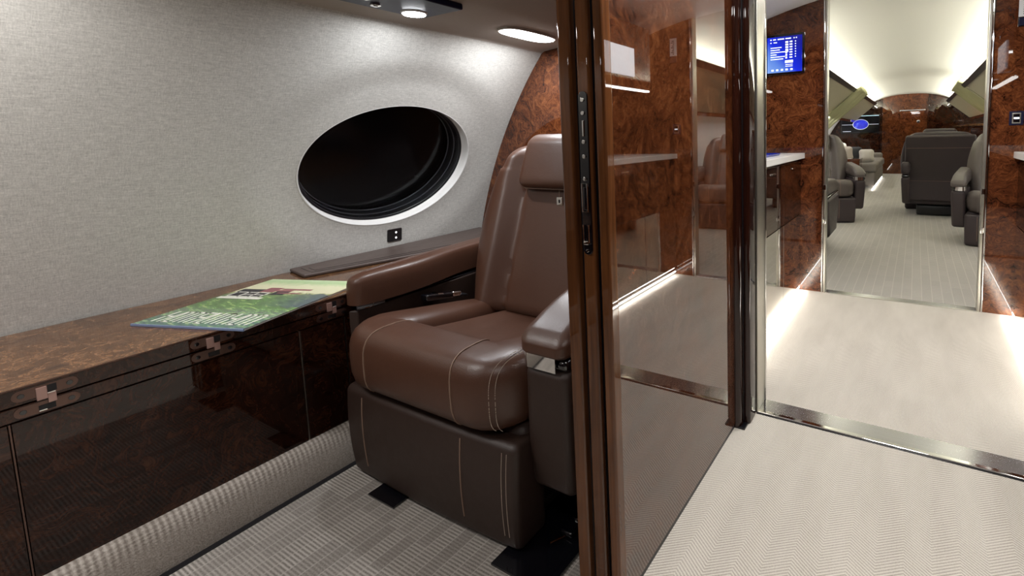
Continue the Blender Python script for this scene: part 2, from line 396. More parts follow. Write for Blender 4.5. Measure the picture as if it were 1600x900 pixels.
# ---- ceilings
prof = [(-1.512, 1.346), (-1.50, 1.353), (-1.42, 1.361), (-1.21, 1.372), (-1.18, 1.378), (-1.14, 1.395), (-1.0, 1.45), (-.8, 1.60), (-.6, 1.70), (-.35, 1.738), (-.08, 1.745), (.3, 1.735), (.6, 1.70), (.9, 1.60), (1.2, 1.42)]
st(MB().strip(prof, 'y', [-1.2, -.5, .2, .9, 1.4, BY]).build('ceiling', HEADLINER, ang=60), 'taupe suede headliner panel with the oblong dome lamp', 'ceiling')
def arch(x): return 1.745 - (x + .08)**2/5.1
axs = [-1.5 + 2.85*i/28 for i in range(29)]
st(MB().strip([(x, arch(x)) for x in axs], 'y', [BY, 2.2, 2.6, 3.01]).build('ceiling', WHITEP, ang=60), 'white arched ceiling over the galley passage', 'ceiling')
cxs = [-1.0 + 1.75*i/30 for i in range(31)]
def carch(x): return 1.775 - abs((x + .125)/.78)**2.6*.165
st(MB().strip([(x, carch(x)) for x in cxs], 'y', [3.0 + (FBY-3.0)*i/10 for i in range(11)]).build('ceiling', CREAM, ang=60), 'cream vaulted ceiling of the long seating cabin, lit from coves', 'ceiling')
# ---- unseen closing walls behind and beside the photographer
st(B('wall_aft', BURL_CAB, -2.0, 1.25, -1.24, -1.2, 0, 1.75, bev=0), 'dark burl wall closing the aft end of the compartment', 'wall')
st(B('wall_right', BURL, 1.15, 1.19, -1.2, 1.62, 0, 1.55, bev=0), 'burl wall beside the aisle in front of the threshold', 'wall')
st(B('wall_right', BURL, .45, 1.19, 1.58, 1.64, 0, 1.74, bev=0), 'burl closet end beside the steel threshold', 'wall')
# ---- bulkhead panels either side of the opening to the main cabin
def bulk(x0, x1, label):
    n = 14; top = [(x0 + (x1-x0)*i/n, arch(x0 + (x1-x0)*i/n) + .004) for i in range(n+1)]
    return st(MB().prism([(x1, 0), (x0, 0)] + top, 'y', CBY, CBY + .045).build('wall_cabin', BURL), label, 'wall')
bulk(-1.45, -.468, 'glossy burl bulkhead panel carrying the blue flight screen')
bulk(.315, 1.32, 'glossy burl bulkhead panel with the small switch plate')
for x, e in ((-.462, 'blue flight screen'), (.308, 'small switch plate')):
    t = thing('trim_1', (x, CBY + .02, 0), 'polished steel edge trim on the burl bulkhead with the ' + e, 'trim', kind='structure')
    B('edge_strip', STEELV, x - .006, x + .006, CBY - .006, CBY + .055, 0, 1.73, t, .002)
    sx = 1 if x < 0 else -1
    B('edge_bead', CHROME, x - sx*.013 - .004, x - sx*.013 + .004, CBY - .010, CBY + .0, 0, 1.72, t, .002)
    for z in (.62, .42): MB().cyl((x, CBY - .012, z), 'z', .009, .03, 10).build('hinge_knuckle', CHROME, t, .001)
# ---- thresholds
t1 = thing('trim_2', (-.08, 1.6, 0), 'wide brushed steel threshold strip across the pale chevron carpet', 'threshold', kind='structure')
B('threshold_plate', STEEL, -.456, .60, 1.572, 1.648, -.01, .004, t1, .0015)
B('threshold_nosing', CHROME, -.456, .60, 1.556, 1.5735, -.01, .0055, t1, .0025)
B('shadow_gap', BLACK, -.456, .60, 1.550, 1.5565, -.01, .0012, t1, 0)
t2 = thing('trim_3', (-.08, 2.99, 0), 'narrow steel threshold at the entrance of the long seating cabin', 'threshold', kind='structure')
B('threshold_plate', STEEL, -.456, .302, 2.978, 3.035, -.01, .005, t2, .002)
B('threshold_nosing', CHROME, -.456, .302, 2.970, 2.9795, -.01, .006, t2, .002)
# ---- stub wall and steel jamb behind the dark post
st(B('wall_jamb', BURL_CAB, -.92, -.462, 1.575, 1.648, 0, 1.72), 'narrow dark burl stub wall behind the round-edged post', 'wall')
t = thing('trim_4', (-.456, 1.61, 0), 'tall satin steel jamb plate beside the dark post', 'trim', kind='structure')
B('jamb_plate', STEELV, -.462, -.452, 1.556, 1.650, .004, 1.72, t, .002)
B('jamb_bead', CHROME, -.4525, -.4475, 1.640, 1.650, .004, 1.72, t, .0015)
# ---- main cabin shell
lw = []; rw = []
for i in range(17):
    s = s_of(0) + (s_of(1.62) - s_of(0))*i/16; p = wp(0, s); lw.append((p[0], p[2])); rw.append((-.25 - p[0], p[2]))
st(MB().strip(lw, 'y', [3.03, 6, 9, FBY]).build('wall_left', WHITEP, ang=60), 'curved pale side wall of the seating cabin behind the left seats', 'wall')
st(MB().strip(rw, 'y', [3.03, 6, 9, FBY]).build('wall_right', WHITEP, ang=60), 'curved pale side wall of the seating cabin behind the right seats', 'wall')
for sx, x0, zt, lab in ((-1, -.76, 1.555, 'cream overhead valance panel above the divan side'), (1, .51, 1.535, 'cream overhead valance panel above the side with the big seat back')):
    v = thing('ceiling_valance', (x0 + sx*.2, 7.6, 1.3), lab, 'valance', kind='structure')
    MB().prism([(x0, zt), (x0 + sx*.40, zt - .34), (x0 + sx*.43, zt - .32), (x0 + sx*.05, zt + .02)], 'y', 3.04, FBY - .8).build('valance_panel', VALANCE, v, .003)
    MB().prism([(x0 - sx*.006, zt + .012), (x0 + sx*.030, zt - .035), (x0 + sx*.028, zt - .037), (x0 - sx*.012, zt + .006)], 'y', 3.04, FBY - .8).build('dark_trim', BLACK, v)
    MB().prism([(x0 + sx*.398, zt - .342), (x0 + sx*.44, zt - .375), (x0 + sx*.45, zt - .36), (x0 + sx*.42, zt - .33)], 'y', 3.04, FBY - .8).build('lower_trim', BURL_CAB, v)
    MB().prism([(x0 + sx*.10, zt - .022), (x0 + sx*.125, zt - .042), (x0 + sx*.128, zt - .036), (x0 + sx*.104, zt - .016)], 'y', 3.2, FBY - .9).build('cove_strip', LEDG, v)
# far bulkhead: burl panels and the door between
st(B('wall_far', BURL_CAB, -2.0, -.70, FBY, FBY + .05, 0, 1.78, bev=0), 'dark burl far bulkhead behind the screen with the blue globe', 'wall')
st(B('wall_far', BURL_CAB, .215, 1.85, FBY, FBY + .05, 0, 1.78, bev=0), 'dark burl far bulkhead beyond the big seat back', 'wall')
d = thing('door_1', (-.24, FBY, 0), 'red-brown burl door at the far end of the seating cabin', 'door', kind='structure')
B('door_leaf', BURL, -.70, .215, FBY + .005, FBY + .05, 0, 1.78, d)
B('door_panel', BURL, -.33, .14, FBY - .012, FBY + .006, .08, 1.40, d, .004)
B('head_trim', STEEL, -.34, .16, FBY - .02, FBY, 1.40, 1.425, d, .003)
B('side_trim', BURL_CAB, -.715, -.685, FBY - .03, FBY, 0, 1.68, d, .003)
B('side_trim', BURL_CAB, .20, .23, FBY - .03, FBY, 0, 1.68, d, .003)
MB().cyl((.03, FBY - .05, 1.16), 'y', .035, .05, 16).build('door_latch', CHROME, d, .004)

# ================================================================== POCKET PARTITION, DOOR AND POST
PY, PE = .735, 1.44
part = thing('partition', (-.545, 1.08, 0), 'mirror-glossy burl walnut partition wall between armchair and pale aisle carpet', 'partition')
B('aisle_panel', BURL_P, -.5135, -.4955, PY + .012, PE, .012, 1.69, part, .001)
B('bay_panel', BURL_P, -.5945, -.5665, PY + .012, PE + .3, .012, 1.66, part, .001)
for x0, x1 in ((-.5955, -.5655), (-.5145, -.4925)):
    B('edge_stile', WALNUT, x0, x1, PY, PY + .030, .006, 1.68, part, .0055, 4)
B('pocket_lining', BLACK, -.5655, -.5140, PY + .016, PE, .004, 1.68, part, 0)
B('floor_track', BLACK, -.592, -.4965, PY + .02, PE, 0, .011, part, 0)
leaf = thing('pocket_door', (-.539, PY, 0), 'sliding walnut door leaf edge with black latch plate between two grooves', 'door')
B('leaf_edge', WALNUT, -.5535, -.5245, PY + .001, PY + .0155, .006, 1.68, leaf, .005, 4)
lp = MB().prism([(-.549 + .010 + .010*math.cos(P*i/8), 1.028 + .010*math.sin(P*i/8)) for i in range(9)] + [(-.549 + .010 + .010*math.cos(P + P*i/8), .742 + .010*math.sin(P + P*i/8)) for i in range(9)], 'y', PY - .0025, PY + .004).build('latch_plate', BLACKG, leaf, .0008)
for z in (1.022, .998, .945, .918): MB().cyl((-.539, PY - .0045, z), 'y', .0042, .003, 12).build('screw', CHROME, lp, .0008)
B('strike_slot', CHROME, -.5415, -.5365, PY - .004, PY - .001, .955, .985, lp, .001)
B('release_lever', BLACKG, -.5445, -.5335, PY - .007, PY - .002, .818, .862, lp, .002)
MB().tube([(-.545, PY-.006, .868), (-.545, PY-.006, .815), (-.533, PY-.006, .815), (-.533, PY-.006, .868)], .0014, 6, True, (0, 1, 0)).build('lever_frame', CHROME, lp)
B('thumb_turn', CHROME, -.5445, -.5335, PY - .009, PY - .002, .752, .760, lp, .002)
MB().tube([(-.545, PY-.006, .79), (-.545, PY-.006, .757), (-.533, PY-.006, .757), (-.533, PY-.006, .79)], .0016, 6, False, (0, 1, 0)).build('turn_frame', CHROME, lp)
MB().cyl((-.539, PY - .005, .876), 'y', .004, .004, 12).build('screw', CHROME, lp, .0008)
MB().cyl((-.539, PY - .005, .740), 'y', .003, .004, 12).build('screw', CHROME, lp, .0008)
post = thing('door_post', (-.49, 1.49, 0), 'dark glossy round-edged walnut post at the end of the burl partition', 'post')
def pill(x0, x1, y0, y1, r, n=6):
    out = []
    for cx_, cy_, a0 in ((x1-r, y1-r, 0), (x0+r, y1-r, P/2), (x0+r, y0+r, P), (x1-r, y0+r, 1.5*P)):
        out += [(cx_ + r*math.cos(a0 + P/2*i/n), cy_ + r*math.sin(a0 + P/2*i/n)) for i in range(n+1)]
    return out
MB().prism(pill(-.520, -.476, 1.438, 1.535, .016), 'z', .004, 1.70).build('post_body', WALNUT_D, post, ang=60)
MB().prism(pill(-.482, -.456, 1.475, 1.552, .012), 'z', .004, 1.70).build('post_cover', WALNUT_D, post, ang=60)
B('post_groove', BLACK, -.4785, -.4745, 1.468, 1.5, .004, 1.70, post, 0)
MB().cyl((-.470, 1.512, .004), 'z', .006, .012, 12).build('foot_pin', CHROME, post, .001)
B('post_foot', BLACK, -.530, -.462, 1.44, 1.56, 0, .006, post, 0)

# ================================================================== SEAT BAY: SIDE LEDGE CABINET
FX = -1.500                                                     # front plane of the ledge
led = thing('side_cabinet', (-1.73, .3, 0), 'long low burl walnut cabinet with hinged fold-out top along the linen wall', 'cabinet')
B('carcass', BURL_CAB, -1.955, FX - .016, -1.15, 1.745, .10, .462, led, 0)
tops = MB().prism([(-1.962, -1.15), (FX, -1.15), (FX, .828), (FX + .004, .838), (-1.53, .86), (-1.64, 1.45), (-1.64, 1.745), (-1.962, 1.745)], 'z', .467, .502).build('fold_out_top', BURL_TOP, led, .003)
tag(tops, 'burl veneer ledge top, its colour lightened as if lit')
B('edge_band', BURL_CAB, FX - .002, FX + .0008, -1.15, .826, .4675, .4985, led, .0006)
B('edge_bead', BRONZE, FX - .003, FX + .0006, -1.15, .826, .4988, .5014, led, 0)
B('front_rail', BURL_CAB, FX - .014, FX, -1.15, .828, .437, .4645, led, .0015)
for y0, y1 in ((-1.15, -.48), (-.476, .1725), (.1775, .6715), (.6760, .7935), (.7980, .84)):
    B('door', BURL_CAB, FX - .016, FX - .001, y0, y1, .104, .4345, led, .001)
for y in (.17500, .67375, .79575, -.478):
    B('edge_strip', STEELV if y > .5 else BRONZE, FX - .010, FX - .0015, y - .0012, y + .0012, .106, .434, led, 0)
B('toe_board', BLACK, FX - .03, FX - .004, -1.15, .84, .08, .104, led, 0)
def slot(mb, y0, y1, z0, z1, x0, x1):                            # round-ended plate on the front plane
    r = (z1 - z0)/2; zc = (z0 + z1)/2; pts = []
    for i in range(9): pts.append((y1 - r + r*math.cos(-P/2 + P*i/8), zc + r*math.sin(-P/2 + P*i/8)))
    for i in range(9): pts.append((y0 + r + r*math.cos(P/2 + P*i/8), zc + r*math.sin(P/2 + P*i/8)))
    return mb.prism(pts, 'x', x0, x1)
for yc in (.224, .486, .762, -.31):
    h = slot(MB(), yc - .043, yc + .043, .4725, .4945, FX - .004, FX + .0012).build('hinge', BRONZE, led, .0006)
    slot(MB(), yc - .043, yc + .043, .4400, .4620, FX - .004, FX + .0012).build('lower_leaf', BRONZE, h, .0006)
    B('link_block', ROSE, FX - .002, FX + .0045, yc - .013, yc + .001, .4655, .4905, h, .0008)
    B('link_block', ROSE, FX - .002, FX + .0045, yc + .0008, yc + .012, .4560, .4760, h, .0008)
    B('link_recess', BLACK, FX + .0008, FX + .0018, yc + .002, yc + .014, .4770, .4915, h, 0)
    B('link_recess', BLACK, FX + .0008, FX + .0018, yc - .012, yc + .010, .4430, .4545, h, 0)
    B('link_pin', CHROME, FX + .001, FX + .004, yc - .012, yc - .002, .4435, .4455, h, 0)
    B('link_pin', CHROME, FX + .004, FX + .0052, yc + .0010, yc + .011, .4755, .4772, h, 0)
    for yy in (-.031, .031):
        for zz in (.4835, .4510): MB().cyl((FX + .0010, yc + yy, zz), 'x', .0048, .0016, 12).build('screw', BLACKG, h, .0006)
# leather-wrapped sill lying on the ledge beside the wall
sill = thing('sill_cover', (-1.8, 1.25, .502), 'flat brown leather sill cover lying on the ledge under the window', 'sill cover')
MB().prism([(-1.960, .868), (-1.815, .845), (-1.600, 1.735), (-1.960, 1.735)], 'z', .5025, .514).build('pad', SILLM, sill, .004, 3)
MB().sweep([(-1.925, .89, .514), (-1.825, .875, .514), (-1.665, 1.55, .514), (-1.69, 1.72, .514)], [(-.0012, -.001), (.0012, -.001), (.0012, .0008), (-.0012, .0008)]).build('track_groove', BLACK, sill)
MB().sweep([(-1.905, .905, .514), (-1.845, .895, .514), (-1.70, 1.55, .514), (-1.72, 1.72, .514)], [(-.0012, -.001), (.0012, -.001), (.0012, .0008), (-.0012, .0008)]).build('track_groove', BLACK, sill)
# carpeted skirting and the black gap below it
st(MB().prism([(FX + .012, .108), (FX + .004, .112), (FX - .03, .110), (FX - .03, 0), (FX + .040, 0), (FX + .038, .03), (FX + .030, .075), (FX + .022, .098)], 'y', -1.15, 1.0).build('baseboard_left', RIB, ang=60), 'rounded skirting wrapped in ribbed beige carpet below the dark cabinet', 'skirting')
st(B('trim_5', BLACK, FX + .041, FX + .058, -1.15, 1.0, -.005, .0022, bev=0), 'thin black gap strip between carpeted skirting and plaid carpet', 'trim')

# magazine
mg = thing('magazine', (-1.70, .635, .5025), 'glossy magazine with green garden cover lying on the ledge top', 'magazine')
A0 = Vector((-1.752, .411, 0)); A1 = Vector((-1.432, .524, 0)); A3 = Vector((-1.945, .745, 0)); eu = A1 - A0; ev = A3 - A0
ev = Vector((-eu.y, eu.x, 0)).normalized()*.395
def mp(u, v, z): return tuple(A0 + eu*u + ev*v + Vector((0, 0, z)))
def mslab(mb, u0, u1, v0, v1, z0, z1):
    c = [(u0, v0), (u1, v0), (u1, v1), (u0, v1)]
    return mb.add([mp(u, v, z0) for u, v in c] + [mp(u, v, z1) for u, v in c], [(3,2,1,0),(4,5,6,7),(0,1,5,4),(1,2,6,5),(2,3,7,6),(3,0,4,7)])
mslab(MB(), .004, .996, .004, .992, .5026, .5066).build('pages', WHITE, mg)
cm, cnt, cb = newmat('magazine_cover_print')
ang_ = math.atan2(eu.y, eu.x)
cv = nd(cnt, 'ShaderNodeMapping', {0: nd(cnt, 'ShaderNodeTexCoord').outputs['Object'], 'Rotation': (0, 0, -ang_)}, vector_type='POINT').outputs[0]
csp = nd(cnt, 'ShaderNodeSeparateXYZ', {0: cv})
loc0 = Matrix.Rotation(-ang_, 3, 'Z') @ (A0 - Vector((-1.70, .635, 0)))
cu = M(cnt, 'DIVIDE', M(cnt, 'SUBTRACT', csp.outputs[0], loc0.x), eu.length); cvv = M(cnt, 'DIVIDE', M(cnt, 'SUBTRACT', csp.outputs[1], loc0.y), .395)
n1 = noise(cnt, coords(cnt, (1, 1, 1), (0, 0, .9)), 30, 6, .7, 1.0); n2 = noise(cnt, coords(cnt, (22, 90, 1), (0, 0, .6)), 1.0, 4)
vj = M(cnt, 'ADD', cvv, M(cnt, 'MULTIPLY', M(cnt, 'SUBTRACT', n1, .5), .16))
base = ramp(cnt, vj, [(.0, (.12, .19, .32)), (.10, (.13, .24, .28)), (.24, (.34, .42, .34)), (.36, (.14, .30, .06)), (.55, (.10, .22, .05)), (.665, (.30, .34, .12)), (.69, (.78, .75, .48)), (.84, (.82, .82, .52)), (.93, (.50, .70, .34)), (1.0, (.62, .80, .45))])
leafy = ramp(cnt, n2, [(.38, (.012, .045, .02)), (.55, (.10, .28, .05)), (.72, (.62, .70, .28))])
lowmask = M(cnt, 'MULTIPLY', M(cnt, 'LESS_THAN', vj, .64), .62)
col = mix(cnt, lowmask, base, leafy)
bl = M(cnt, 'MULTIPLY', M(cnt, 'MULTIPLY', nd(cnt, 'ShaderNodeMapRange', {0: cu, 1: .55, 2: .95}).outputs[0], M(cnt, 'LESS_THAN', vj, .66)), M(cnt, 'GREATER_THAN', vj, .38))
col = mix(cnt, M(cnt, 'MULTIPLY', bl, .8), col, (.03, .05, .11))
cnt.links.new(col, cb.inputs['Base Color']); cb.inputs['Roughness'].default_value = .22; cb.inputs['Coat Weight'].default_value = .6
cov = mslab(MB(), 0, 1, 0, 1, .5066, .5078).build('cover', cm, mg)
mslab(MB(), 0, 1, -.004, .004, .5026, .5079).build('spine', plain('magazine_spine', (.20, .26, .42), .3), mg)
PALE = plain('print_cream', (.72, .70, .62), .35); MAUVE = plain('print_mauve', (.26, .09, .10), .35); INK = plain('print_dark', (.02, .02, .025), .35)
Z0, Z1 = .5078, .5081
pm = MB()
for u0, u1, v0, v1 in ((.05,.40,.560,.572),(.05,.40,.655,.667),(.05,.065,.56,.667),(.17,.185,.56,.667),(.28,.295,.56,.667),(.385,.40,.56,.667),(.185,.40,.605,.614),(.02,.46,.515,.555)): mslab(pm, u0, u1, v0, v1, Z0, Z1)
pm.build('pergola_print', PALE, cov)
pm = MB(); [mslab(pm, *q, Z0, Z1 - .0001) for q in ((.065,.17,.572,.655),(.185,.28,.572,.655),(.295,.385,.572,.655),(.03,.26,.668,.735),(.42,.56,.62,.70))]; pm.build('shade_print', INK, cov)
pm = MB(); [mslab(pm, *q, Z0, Z1) for q in ((.26,.40,.675,.78),(.40,.56,.70,.73),(.42,.72,.735,.765),(.46,.70,.655,.675))]; pm.build('chair_print', MAUVE, cov)
pm = MB()                                                        # row of tall white masthead strokes, head towards the spine
for i in range(9):
    u = .085 + i*.098; w_ = .016
    for du, lean in ((0, .0), (.052, .0 if i % 3 else .03)):
        c = [(u+du, .055), (u+du+w_, .055), (u+du+w_+lean, .235), (u+du+lean, .235)]
        pm.add([mp(a, b_, Z0) for a, b_ in c] + [mp(a, b_, Z1) for a, b_ in c], [(4,5,6,7),(0,1,5,4),(1,2,6,5),(2,3,7,6),(3,0,4,7)])
    v = (.14, .05, .22)[i % 3]
    mslab(pm, u, u + .068, v, v + .016, Z0, Z1)
    if i % 2: mslab(pm, u, u + .068, .219, .235, Z0, Z1)
pm.build('masthead_print', PALE, cov)

# window shade switch on the wall
sw = thing('window_switch', wp(1.277, s_of(.557), -.002), 'small black switch with two white dots under the oval window', 'switch')
tn = s_of(.557)/CR; nx, nz_ = -math.cos(tn), math.sin(tn)
def onwall(u, v, d):                                             # u along the cabin, v up the wall, d off the wall into the room
    p = wp(1.277 + u, s_of(.557) + v, dish(1.277 + u, s_of(.557) + v) - d); return p
def wplate(name, u0, u1, v0, v1, d0, d1, m, par, bev=.003):
    c = [(u0, v0), (u1, v0), (u1, v1), (u0, v1)]
    return MB().add([onwall(u, v, d0) for u, v in c] + [onwall(u, v, d1) for u, v in c], [(3,2,1,0),(4,5,6,7),(0,1,5,4),(1,2,6,5),(2,3,7,6),(3,0,4,7)]).build(name, m, par, bev, 3)
wplate('switch_body', -.033, .033, -.027, .027, -.004, .005, BLACKG, sw, .008)
DOT = glow('switch_dot', (1, 1, 1), 1.2)
for v in (-.011, .012):
    c = [(.007*math.cos(2*P*i/12)*.6 + .004, v + .0075*math.sin(2*P*i/12)*.6) for i in range(12)]
    MB().add([onwall(u, q, .0048) for u, q in c] + [onwall(u, q, .0062) for u, q in c], [tuple(range(12)), tuple(range(12, 24))] + [(i, (i+1) % 12, 12+(i+1) % 12, 12+i) for i in range(12)]).build('indicator_dot', DOT, sw)

# dome lamps and the service panel in the headliner
def domelamp(y, label):
    t = thing('dome_lamp', (-1.34, y, 1.362), label, 'lamp', 'dome lamps in the headliner')
    pts = []
    for i in range(24):
        a = 2*P*i/24; ca, sa = math.cos(a), math.sin(a)
        pts.append((-1.34 + .050*math.copysign(abs(ca)**.6, ca), y + .132*math.copysign(abs(sa)**.75, sa)))
    MB().prism([(-1.34 + (p[0]+1.34)*1.12, y + (p[1]-y)*1.05) for p in pts], 'z', 1.357, 1.372).build('bezel', HEADLINER, t, .002)
    MB().prism(pts, 'z', 1.3535, 1.362).build('lens', LAMPG, t, .002)
domelamp(1.482, 'lit oblong dome lamp in the taupe headliner near the burl bulkhead')
domelamp(.12, 'added oblong dome lamp out of view aft of the service panel')
domelamp(-.75, 'lit oblong dome lamp in the headliner near the aft wall')
sp_ = thing('service_panel', (-1.33, .80, 1.36), 'dark passenger service panel with air vents and a lit reading lamp overhead', 'service panel')
B('panel', NAVY, -1.425, -1.225, .45, 1.075, 1.352, 1.372, sp_, .006, 3)
for k in range(7):
    v_ = MB().cyl((-1.375 + (k % 2)*.045, .56 + k*.055, 1.346), 'z', .014, .010, 16).build('air_vent', CHROME if k % 3 == 0 else BLACKG, sp_, .002)
    MB().cyl((-1.375 + (k % 2)*.045, .56 + k*.055, 1.344), 'z', .006, .004, 10).build('vent_core', CHROME, v_)
rl = MB().cyl((-1.370, 1.01, 1.347), 'z', .036, .008, 24, .040).build('lamp_bezel', WHITE, sp_, .002)
MB().cyl((-1.370, 1.01, 1.3445), 'z', .032, .004, 24, .034).build('lamp_lens', LAMPS, rl)
# ceiling lamps over the aisle
for y, e in ((.95, 'over the aisle carpet in front of the threshold'), (-.15, 'over the aft end of the aisle'), (2.25, 'over the galley passage')):
    t = thing('ceiling_lamp', (-.065, y, 1.73), 'flat rectangular ceiling lamp ' + e, 'lamp', 'ceiling lamps along the aisle')
    B('housing', CHROME, -.23, .13, y - .1, y + .1, 1.722, 1.742, t, .003); B('diffuser', LAMPG, -.21, .11, y - .085, y + .085, 1.718, 1.724, t, .002)

# ================================================================== ARMCHAIRS
def seatprofile(w, h, n=18, e=.55):
    out = []
    for i in range(n):
        a = 2*P*i/n; c, s = math.cos(a), math.sin(a)
        out.append((w*math.copysign(abs(c)**e, c), h*math.copysign(abs(s)**e, s)))
    return out
def make_chair(label, L, LD, LS, both=True, hero=False, lshell=None, armx=(.330, .458), sh=.275, ay=.26):
    """origin on the floor under the seat, front towards -y"""
    t = thing('armchair', (0, 0, 0), label, 'armchair')
    lshell = lshell or LD
    MB().soft(-.20, .20, -.16, .26, .0064, .12, .02, 2, 2).build('pedestal', BLACK, t)
    # box below the seat and the front leg-rest panel
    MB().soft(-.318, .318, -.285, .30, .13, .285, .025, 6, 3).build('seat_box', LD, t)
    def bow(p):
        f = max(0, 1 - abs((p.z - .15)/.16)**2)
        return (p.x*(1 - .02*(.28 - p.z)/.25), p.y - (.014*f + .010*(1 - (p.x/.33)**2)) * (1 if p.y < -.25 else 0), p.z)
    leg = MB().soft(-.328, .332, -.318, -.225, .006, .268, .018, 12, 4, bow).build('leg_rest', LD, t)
    # seat: U-shaped bolster and centre pad
    hw = .338; fy = -.352; path = []
    bw = .100
    xo = hw - bw; yo = fy + .075; rc = .034
    path += [(-xo, .21 - .22*i/5) for i in range(5)]
    path += [(-xo, yo + rc + .03)]
    path += [(-xo + rc - rc*math.cos(P/2*i/6), yo + rc - rc*math.sin(P/2*i/6)) for i in range(0, 7)]
    full = path + [(-q[0], q[1]) for q in path[::-1]]
    # insert front samples
    fp = []
    for i, q in enumerate(full):
        fp.append(q)
        if i == len(path) - 1:
            a, b_ = q, full[i+1]; fp += [(a[0] + (b_[0]-a[0])*k/10, a[1]) for k in range(1, 10)]
    def zc(y): return .362 + .006*math.cos(max(-1, min(1, y/.3)))
    def rear(y): return max(0, min(1, (y + .21)/.40))
    pth = [(math.copysign(hw - bw*(1 - .42*rear(y)), x) if y > -.2 else x, y, zc(y) - .20*max(0, y + .24)) for x, y in fp]
    sc = []
    for (x, y, z) in pth:
        frontness = max(0, min(1, (-y - .16)/.10)); sc.append(((1.0 - .20*frontness)*(1 - .42*rear(y)), 1.0))
    prof = seatprofile(bw, .090, 24, .62)
    bol = MB().sweep(pth, prof, False, (0, 0, 1), True, sc).build('seat_bolster', L, t, ang=70, subsurf=0)
    def sag(p):
        f = (1 - min(1, abs(p.x)/.16)**2)*(1 - min(1, abs(p.y + .01)/.24)**2)
        return (p.x*(.97 + 1.05*max(0, p.y + .2)), p.y, p.z - .012*f - .20*max(0, p.y + .24))
    MB().soft(-.150, .150, -.262, .24, .345, .430, .02, 14, 3, sag).build('seat_pad', L, t)
    # seams across the front roll, running over it
    def over(x, x2, n=16):
        out = []
        for i in range(n+1):
            a = P*1.30 - (P*1.30 - P*.30)*i/n; c, s_ = math.cos(a), math.sin(a)
            yy = yo + bw*.80*math.copysign(abs(c)**.62, c); zz = zc(yo) + .0905*math.copysign(abs(s_)**.62, s_)
            out.append((x + (x2-x)*(i/n)**2, yy, zz + .0002))
        return out
    for x, x2 in ((-.172, -.152), (.168, .150)): MB().tube(over(x, x2), .0021, 5, False, (1, 0, 0)).build('seam', LS, bol)
    for x in (-.238, .162): MB().tube([(x*(1 - .02*(.28 - z)/.25), -.318 - .014*max(0, 1 - abs((z-.15)/.16)**2) - .010*(1-(x/.33)**2) - .0003, z) for z in [.05 + .2*i/10 for i in range(11)]], .0018, 5, False, (1, 0, 0)).build('seam', LS, leg)
    if hero:                                                    # double rows of cream stitches near the outer front corner
        for off, nm in ((0, 0), (.014, 1)):
            mbs = MB(); pts = []
            for i in range(60):
                zz = .045 + .205*i/59; x = .292 + off; z2 = zz
                pts.append((x*(1 - .02*(.28 - z2)/.25), -.3185 - .014*max(0, 1 - abs((z2-.15)/.16)**2) - .010*(1-(x/.33)**2), z2))
            for i in range(0, 59): 
                a, b_ = Vector(pts[i]), Vector(pts[i+1]); mbs.tube([a, a + (b_-a)*.62], .0009, 4, False, (1, 0, 0))
            mbs.build('stitching', THREAD, leg)['kind'] = 'stuff'
            mbs = MB(); pts = []
            for i in range(60):
                a = P*1.28 - (P*1.28 - P*.42)*i/59; c, s_ = math.cos(a), math.sin(a)
                yy = yo + .0155 + (bw*.84)*math.copysign(abs(c)**.62, c) + (.012 if off else .006); zz = zc(yo) + .0892*math.copysign(abs(s_)**.62, s_)
                x = .268 + off + .010*(i/59)
                pts.append((x, yy, zz))
            for i in range(0, 59):
                a, b_ = Vector(pts[i]), Vector(pts[i+1]); mbs.tube([a, a + (b_-a)*.62], .0009, 4, False, (1, 0, 0))
            mbs.build('stitching', THREAD, bol)['kind'] = 'stuff'
    # backrest
    ZB, ZT = .335, .942; bo = 0.0
    def yf(z): return .150 + (z - .38)*.33
    def wid(z):
        u = (z - ZB)/(ZT - ZB); wv = .322 + .050*math.sin(P*min(1, max(0, u)*1.12))
        top = max(0, (z - (ZT - .13))/.13); return wv - .085*(1 - math.sqrt(max(0, 1 - top*top))) 
    def shape(p):
        u = p.x/.34; k = wid(p.z)/.345; x = p.x*k; y = p.y
        if y < .085:
            e = .178 - .02*(p.z-.42)
            ax = abs(x); b_ = max(0, min(1, (ax - e)/.075)); b_ = b_*b_*(3-2*b_)
            edge = max(0, (abs(u) - .72)/.28)
            w2 = 1 - min(1, max(0, (y + .0)/.085))
            y -= w2*(.048*b_ - .055*edge**2)
            y += w2*.008*math.exp(-((ax - e)/.006)**2)
        return (x + bo, y + yf(p.z), p.z + (.010*abs(u)**2*-1 if p.z > .85 else 0))
    back = MB().soft(-.345, .345, 0, .13, ZB, ZT, .050, 56, 6, shape).build('backrest', L, t, ang=60)
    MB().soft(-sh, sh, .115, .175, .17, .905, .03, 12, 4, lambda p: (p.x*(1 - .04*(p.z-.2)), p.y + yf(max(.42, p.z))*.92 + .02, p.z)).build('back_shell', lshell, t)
    for z in (.40, .765):
        MB().tube([(x, .1775 + yf(max(.42, z))*.92 + .02, z) for x in [(sh - .02)*(-1 + i/3) for i in range(7)]], .0015, 5, False, (0, 0, 1)).build('shell_seam', LS, t)
    hr = MB().soft(-.172, .172, -.062, .055, .782, .972, .036, 12, 5, lambda p: (bo + p.x*(1 - .10*max(0, (p.z-.80)/.17)**2), p.y + yf(p.z) - .006*(1-(p.x/.17)**2), p.z)).build('headrest', L, t)
    hpts = [(-.170, .87), (-.172, .804), (-.162, .786), (-.142, .780), (0, .7795), (.142, .780), (.162, .786), (.172, .804), (.170, .87)]
    MB().tube([(x + bo, yf(z) - .022 - (.008 if abs(x) < .155 else 0), z) for x, z in hpts], .0028, 6, False, (0, 1, 0)).build('piping', LS, hr)
